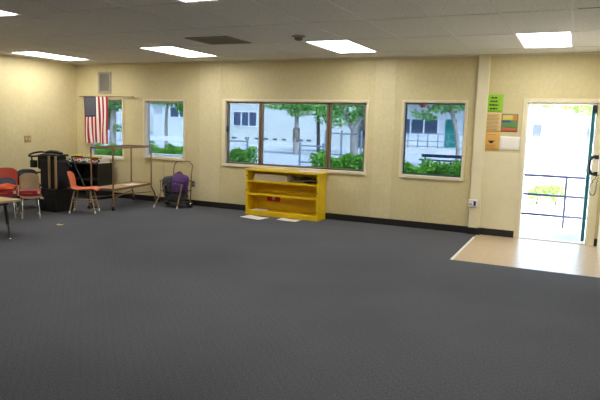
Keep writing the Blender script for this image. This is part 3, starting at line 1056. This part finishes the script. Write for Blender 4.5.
# railing outside the door
t = thing('railing', 'dark blue pipe railing around the landing outside the door', 'railing', (0, 1.5, -.02))
for z, n_ in ((.835, 'top_rail'), (.52, 'rail'), (.19, 'rail')):
    MB().tube([(-1.38, 0, z), (1.4, 0, z)], .022, 'rail_d').build(n_, t)
for x in (-1.38, -.128, 1.3):
    MB().tube([(x, 0, -.08 if x < -1.7 else 0), (x, 0, .835)], .019, 'rail_d').build('post', t)

ra, rb_ = at(396, 174.0, 1.3), at(470, 177.5, 1.3)
t = thing('railing', 'low dark blue rail crossing the hedge just outside the right window', 'railing', (ra.x, 1.3, GZ))
MB().tube([(0, 0, ra.z - GZ), (rb_.x - ra.x, 0, rb_.z - GZ)], .02, 'rail_d').build('rail', t)
for x in (.02, rb_.x - ra.x - .02):
    MB().tube([(x, 0, 0), (x, 0, (ra.z + rb_.z) / 2 - GZ)], .02, 'rail_d').build('post', t)


def building(name, label, x0, x1, Y, h, wm, wins, doors=(), vents=(), eave_over=.9, depth=6, group='buildings across the yard'):
    t = thing(name, label, 'building', ((x0 + x1) / 2, Y, GZ), 0, group)
    O = Vector((-(x0 + x1) / 2, -Y, -GZ))
    T = Matrix.Translation(O)
    MB().box((x0, Y, GZ), (x1, Y + depth, h), wm, T=T).build('wall', t)
    r = MB().box((x0 - .4, Y - eave_over, h), (x1 + .4, Y + depth + .4, h + .12), 'eave', T=T).box((x0 - .45, Y - eave_over - .05, h - .02), (x1 + .45, Y - eave_over, h + .2), 'fascia', T=T)
    r.build('roof', t)
    for (a, b, c_, d_, n, pm) in wins:
        f = MB()
        f.box((a - .07, Y - .05, c_ - .07), (a, Y + .02, d_ + .07), 'fascia', T=T).box((b, Y - .05, c_ - .07), (b + .07, Y + .02, d_ + .07), 'fascia', T=T)
        f.box((a, Y - .05, d_), (b, Y + .02, d_ + .07), 'fascia', T=T).box((a, Y - .05, c_ - .07), (b, Y + .02, c_), 'fascia', T=T)
        for i in range(1, n):
            x = a + (b - a) * i / n
            f.box((x - .05, Y - .04, c_), (x + .05, Y + .01, d_), 'fascia', T=T)
        fo = f.build('window', t)
        MB().box((a, Y - .02, c_), (b, Y - .01, d_), pm, T=T).build('pane', fo)
    for (a, b, c_, d_, m_) in doors:
        do = MB().box((a, Y - .05, c_), (b, Y, d_), m_, T=T).build('door', t)
        MB().lathe([(.05, 0), (.05, .06)], 'chrome', T=T @ Matrix.Translation((b - .12, Y - .05, (c_ + d_) / 2)) @ Matrix.Rotation(PI / 2, 4, 'X')).build('door_knob', do)
    for (x, z) in vents:
        MB().box((x - .18, Y - .02, z - .07), (x + .18, Y, z + .07), 'pane', T=T).build('foundation_vent', t)
    return t


def wx(px, py, Y=32):
    return at(px, py, Y)


# building seen through the right window and the door
w1a, w1b = wx(398, 119), wx(437, 134.5)
wd0, wd1 = wx(533, 124), wx(541, 137)
we0, we1 = wx(587, 128), wx(596, 142)
gd0, gd1 = wx(446, 119.5), wx(455.5, 144)
building('classroom_building', 'white classroom building with a green door beyond the right window', -14.2, 8, 32, 3.15, 'bldg',
         [(w1a.x, w1b.x, w1b.z, w1a.z, 3, 'pane'), (wd0.x, wd1.x, wd1.z, wd0.z, 1, 'pane'), (we0.x, we1.x, we1.z, we0.z, 1, 'pane')],
         [(gd0.x, gd1.x, GZ + .35, gd0.z, 'green_door')])
pa = thing('porch_railing', 'pale railing along the raised porch of the green doored building', 'railing', (-8.3, 29.6, GZ))
MB().box((-4.6, -.1, 0), (4.0, 2.3, .32), 'landing').build('porch_deck', pa)
for z in (1.25, .75, .4):
    MB().box((-4.6, -.05, z), (4.0, .0, z + .06), 'steel').build('rail', pa)
for i in range(14):
    x = -4.6 + i * .66
    MB().box((x - .03, -.05, .32), (x + .03, 0, 1.3), 'steel').build('post', pa)
b0, b1 = at(420, 158, 14), at(464, 163, 14)
t = thing('bench', 'low dark bench on the pavement behind the hedge', 'bench', ((b0.x + b1.x) / 2, 14, GZ))
hw_ = (b1.x - b0.x) / 2
for k in range(3):
    MB().box((-hw_, -.2 + k * .15, .38), (hw_, -.08 + k * .15, .42), 'rail_d').build('seat_slat', t)
MB().box((-hw_, .25, .5), (hw_, .28, .62), 'rail_d').build('back_slat', t)
for x in (-hw_ + .15, hw_ - .15):
    MB().box((x - .03, -.2, 0), (x + .03, .28, .38), 'rail_d').box((x - .03, .24, .38), (x + .03, .28, .62), 'rail_d').build('leg', t)

# building behind the big window
v0, v1 = wx(234, 112), wx(256.5, 126)
building('classroom_building', 'cream classroom building with grey windows beyond the wide window', -29.5, -14.9, 32, 4.6, 'bldg_b',
         [(v0.x, v1.x, v1.z, v0.z, 3, 'pane')], (), [(wx(px_, 137.5).x, .33) for px_ in (234, 247, 257, 266, 275, 284, 301, 309)], eave_over=.5)
q0 = wx(263, 110)
# downpipe corner and pale notice on the facade
# building left, beyond the second window
u0, u1 = at(166, 107, 24), at(184, 117, 24)
building('classroom_building', 'low pale building beyond the narrow window nearest the wire cart', -29.3, -24.3, 24.5, 3.6, 'bldg',
         [(u0.x, u1.x, u1.z, u0.z, 2, 'pane')], (), eave_over=.6, depth=2)
s0, s1 = at(143, 104, 17), at(152, 140, 17)
building('storage_shed', 'white storage shed beyond the narrow window nearest the brown cart', s0.x - 1.6, s1.x, 17, 2.6, 'bldg', [], [(s0.x + .1, s0.x + .75, GZ, 1.9, 'bldg_b')], eave_over=.1, depth=.9)
p0, p1 = at(116, 106, 26), at(123, 126, 26)
building('storage_shed', 'pale blue grey shed far beyond the flag covered window', p0.x, p1.x + 1.0, 26, 3.0, 'bldg', [], [], eave_over=.2, depth=3)


# white barrier rails outside the second window
for i, (py, Y) in enumerate(((137.5, 9.0), (155.2, 1.35))):
    a, b = at(136, py, Y), at(190, py + 1.5, Y)
    z = (a.z + b.z) / 2
    wd = .17 if i == 0 else .10
    t = thing('barrier', ['white single rail barrier beyond the hedge at the narrow window', 'white rail just outside the narrow window in front of the hedge'][i], 'barrier', ((a.x + b.x) / 2, Y, GZ))
    hw_ = (b.x - a.x) / 2 + (.5 if i == 0 else .15)
    MB().box((-hw_, -.03, z - GZ - wd / 2), (hw_, .03, z - GZ + wd / 2), 'rail_w').build('rail', t, bevel=.01)
    for x in (-hw_ + .05, hw_ - .05):
        MB().box((x - .04, .03, 0), (x + .04, .09, z - GZ), 'steel').build('post', t)


# chain-link fence and gate outside the big window
def fence(label, pxs, Y, ptop, group=None, wires=True, name='chain_link_fence'):
    a = at(pxs[0], ptop, Y); b = at(pxs[-1], ptop, Y)
    t = thing(name, label, 'fence', (a.x, Y, GZ))
    zt = (a.z + b.z) / 2 - GZ
    L = b.x - a.x
    for p in pxs:
        x = at(p, ptop, Y).x - a.x
        MB().tube([(x, 0, 0), (x, 0, zt + .06)], .035, 'steel').lathe([(.04, zt + .06), (.03, zt + .1), (.005, zt + .11)], 'steel', T=Matrix.Translation((x, 0, 0)), seg=10).build('post', t)
    for z in (zt, zt * .52, .08):
        MB().tube([(0, 0, z), (L, 0, z)], .022, 'steel', seg=8).build('rail', t)
    if wires:
        w = MB()
        s = .14
        n = int((L + zt) / s)
        for i in range(n):
            for sg in (1, -1):
                x0 = i * s - (zt if sg > 0 else 0)
                pts = []
                for q in (0, 1):
                    zz = q * zt
                    xx = x0 + zz if sg > 0 else x0 - zz + 0
                    pts.append((xx, zz))
                (xa, za), (xb, zb) = pts
                # clip to the panel
                def cl(xa, za, xb, zb):
                    if xa > xb: xa, za, xb, zb = xb, zb, xa, za
                    if xb <= 0 or xa >= L: return None
                    if xa < 0: za += (zb - za) * (0 - xa) / (xb - xa); xa = 0
                    if xb > L: zb = za + (zb - za) * (L - xa) / (xb - xa); xb = L
                    return xa, za, xb, zb
                c_ = cl(xa, za, xb, zb)
                if c_:
                    w.tube([(c_[0], 0, c_[1]), (c_[2], 0, c_[3])], .0035, 'steel', seg=3, caps=False)
        w.build('wire_mesh', t)
    return t


fence('chain link fence run beyond the left sash of the wide window', (226, 247.5), 7.0, 141)
fence('low chain link fence run with a post before the middle pane', (300, 323.5), 7.0, 146)
fence('taller chain link fence run in front of the forked tree', (326, 341.7, 361.5, 378), 8.5, 134)


# trees and hedges
def tree(label, px, Y, py_base_z, trunk, crowns, leafn, size, mats, bark='bark', seed=1, group='trees in the yard'):
    """trunk: list of polylines [(px,py,r)...]; crowns: (px,py,rx,rz,n)"""
    base = at(px, 150, Y)
    t = thing('tree', label, 'tree', (base.x, Y, GZ), 0, group)
    O = Vector((base.x, Y, GZ))
    rng = random.Random(seed)
    mb = MB()
    for pl in trunk:
        pts, rs = [], []
        for k, (a, b, r) in enumerate(pl):
            p = at(a, b, Y) - O
            if b >= 999:
                p = Vector((at(a, 150, Y).x - base.x, 0, 0))
            p.y += .04 * math.sin(k * 1.7 + seed) * (k > 0)
            pts.append(p); rs.append(r)
        mb.tube(pts, rs, bark, seg=10)
    mb.build('trunk', t)
    fo = MB()
    for (a, b, rx, rz, n, *mm) in crowns:
        c = at(a, b, Y) - O
        fo.leaves(c, (rx, min(rx, 1.6), rz), n, size, mm or mats, rng, .2)
    fo.build('foliage', t)
    return t


LM = ['leaf1', 'leaf1', 'leaf2', 'leaf3']
tree('pale forked tree beyond the right sash of the wide window', 354, 9.5, 0,
     [[(355, 999, .17), (354.5, 160, .14), (354, 140, .125), (354, 130, .12)], [(354, 131, .10), (349, 121, .075), (343, 108, .06), (339, 92, .045), (336, 70, .03)],
      [(354, 131, .10), (359, 122, .07), (363, 112, .055), (366, 98, .045), (370, 75, .03)]],
     [(356, 92, 1.3, .55, 900), (343, 100, .5, .25, 220), (362, 109, .35, .28, 240), (352, 118, .22, .2, 100), (338, 108, .35, .3, 160)], 0, .06, LM, seed=2)
tree('slim tree with a wrapped trunk beyond the middle pane of the wide window', 296, 20, 0,
     [[(296, 999, .16), (296, 140, .14), (296.5, 125, .12), (297, 108, .10), (299, 90, .06)]],
     [(285, 105, 1.3, .28, 500), (305, 104, 1.3, .35, 600), (298, 112, .7, .28, 240), (318, 108, .9, .4, 300), (290, 92, 2.0, .6, 600)], 0, .10, ['leaf1', 'leaf2', 'leaf2', 'leaf3'], seed=3)
wp = at(296, 134, 19.9)
tag(MB().lathe([(.19, 0), (.19, .75)], 'c_grey', seg=14).build('trunk_guard', origin=None), 'grey guard wrapped round the slim tree trunk beyond the middle pane', 'tree guard').location = (at(296.2, 134, 20).x, 20.02, 1.537 - .95)
tree('dark stemmed tree beyond the middle pane of the wide window', 318.5, 24, 0,
     [[(318.5, 999, .12), (318.5, 140, .11), (318, 120, .10), (319, 95, .06)]],
     [(323, 104, 1.7, .55, 700), (330, 112, 1.0, .45, 300), (312, 98, 1.4, .4, 400), (340, 118, 1.6, .6, 500)], 0, .11, ['leaf1', 'leaf3', 'leaf1', 'leaf2'], bark='bark_d', seed=4)
tree('leafy tree with some red leaves in front of the green doored building', 452, 16, 0,
     [[(458, 999, .10), (458, 150, .09), (456, 130, .085), (452, 112, .08), (449, 96, .06), (446, 78, .05)], [(452, 112, .06), (440, 102, .045), (420, 98, .03)], [(440, 102, .045), (430, 110, .025), (424, 117, .012)]],
     [(423, 104, .16, .16, 70, 'leaf4'), (419, 114, .35, .2, 110), (428, 117, .4, .16, 120), (440, 109, .6, .20, 200), (412, 101, .7, .16, 200), (436, 99, 1.0, .18, 300), (458, 106, .45, .30, 200), (455, 97, .7, .25, 240), (420, 95, 1.4, .25, 350)], 0, .075, ['leaf1', 'leaf2', 'leaf1', 'leaf3'], seed=5)
tree('pale leafy tree at the top of the open doorway', 575, 14, 0,
     [[(620, 999, .14), (620, 140, .13), (616, 108, .10), (598, 98, .06), (578, 100, .035)]],
     [(585, 110, .42, .20, 200), (570, 106, .4, .14, 160), (594, 104, .5, .2, 200), (535, 104, .5, .12, 150), (548, 105, .25, .10, 60), (597, 112, .35, .2, 120), (560, 97, 1.6, .2, 300)], 0, .075, ['leaf2', 'leaf2', 'leaf1'], seed=6)
tree('bushy tree behind the rails beyond the narrow window', 170, 15, 0,
     [[(166, 999, .10), (166, 145, .09), (166.5, 125, .08), (167, 110, .07), (170, 92, .05)]],
     [(172, 100, 1.2, .28, 500), (183, 108, .35, .3, 160), (160, 101, 1.1, .18, 350), (184, 104, .7, .4, 250), (175, 96, 1.8, .3, 400)], 0, .085, LM, seed=7)
tree('tree with a thick grey trunk beyond the flag covered window', 114, 12, 0,
     [[(113, 999, .16), (113, 145, .15), (113.5, 125, .14), (112.5, 105, .12), (110, 85, .08)]],
     [(112, 104, .7, .35, 400), (122, 101, .5, .2, 240), (108, 116, .35, .3, 200), (120, 128, .3, .2, 70), (112, 92, 1.4, .3, 400)], 0, .08, LM, seed=8)


def hedge(label, px0, px1, Y, ptop, n, dpt=.7, size=.045, mats=('hedge1', 'hedge2', 'hedge1', 'hedge3'), seed=1):
    a, b = at(px0, ptop, Y), at(px1, ptop, Y)
    zt = (a.z + b.z) / 2 - GZ
    hw_ = (b.x - a.x) / 2
    t = thing('hedge', label, 'hedge', ((a.x + b.x) / 2, Y, GZ), 0, 'clipped hedges and bushes')
    mb = MB()
    mb.hedge_box((-hw_, 0, 0.02), (hw_, dpt, zt), n, size, list(mats), random.Random(seed))
    mb.build('foliage', t)
    st_ = MB()
    k = max(2, int(hw_ * 2 / .5))
    for i in range(k):
        x = -hw_ + (i + .5) * 2 * hw_ / k
        st_.tube([(x, dpt / 2, 0), (x + .02, dpt / 2, zt * .7)], [.02, .008], 'bark_d', seg=6)
    st_.build('stem', t)


hedge('bright clipped hedge outside the right window', 396, 472, 2.0, 166, 5200, size=.040, seed=1)
hedge('hedge between the white rails outside the narrow window', 134, 194, 2.3, 147, 4200, size=.042, seed=2)
hedge('loose bush under the flag covered window', 84, 128, 2.2, 146, 3000, size=.05, seed=3)
hedge('bush outside the left sash of the wide window', 216, 246, 4.5, 150.5, 2600, size=.05, mats=('leaf1', 'leaf3', 'hedge1', 'leaf2'), seed=4)
hedge('hedge below the forked tree outside the wide window', 309, 380, 4.2, 156.5, 4200, size=.05, seed=5)

hedge('pale low bush beyond the railing outside the open door', 528, 566, 5.0, 187, 900, dpt=.6, size=.05, mats=('leaf2', 'leaf1', 'leaf2'), seed=6)

p = at(428, 156, 11)
t = thing('potted_plant', 'spiky plant in a pot before the porch of the right building', 'plant', (p.x, 11, GZ))
MB().lathe([(.14, 0), (.2, .30), (.2, .34), (.17, .34)], 'c_grey').build('pot', t)
rng = random.Random(3)
pl = MB()
for k in range(26):
    a = rng.uniform(0, 6.28); l = rng.uniform(.28, .5); e_ = rng.uniform(.4, 1.3)
    d0 = Vector((math.cos(a) * math.cos(e_), math.sin(a) * math.cos(e_), math.sin(e_)))
    sd = Vector((-math.sin(a), math.cos(a), 0)) * .03
    b0_ = Vector((0, 0, .34)); m0 = b0_ + d0 * l * .6; t0 = b0_ + d0 * l - Vector((0, 0, .12))
    pl.add([b0_ - sd * .4, b0_ + sd * .4, m0 + sd, t0, m0 - sd], [(0, 1, 2, 3, 4)], 'leaf1')
pl.build('foliage', t)

# ------------------------------------------------------------------ light
W = bpy.data.worlds.new('world')
S.world = W
W.use_nodes = True
nt = W.node_tree
sky = nt.nodes.new('ShaderNodeTexSky')
sky.sky_type = 'NISHITA'
sky.sun_disc = False
sky.sun_elevation = math.radians(50)
sky.sun_rotation = math.radians(130)
sky.air_density = 1.0
sky.dust_density = 3.0
bg = nt.nodes['Background']
bg.inputs['Strength'].default_value = 1.6
nt.links.new(sky.outputs['Color'], bg.inputs['Color'])
sd = bpy.data.lights.new('sun', 'SUN')
sd.energy = 20.0
sd.angle = math.radians(3)
sd.color = (1, .96, .9)
so = bpy.data.objects.new('sun', sd)
COL.objects.link(so)
so.rotation_euler = Vector((-.7, .62, -1.2)).to_track_quat('-Z', 'Y').to_euler()

S.view_settings.view_transform = 'Standard'
S.view_settings.look = 'None'
S.view_settings.exposure = 0.0
S.view_settings.gamma = 1.0
S.cycles.use_denoising = True
S.cycles.max_bounces = 10
S.cycles.diffuse_bounces = 6
S.cycles.transparent_max_bounces = 16
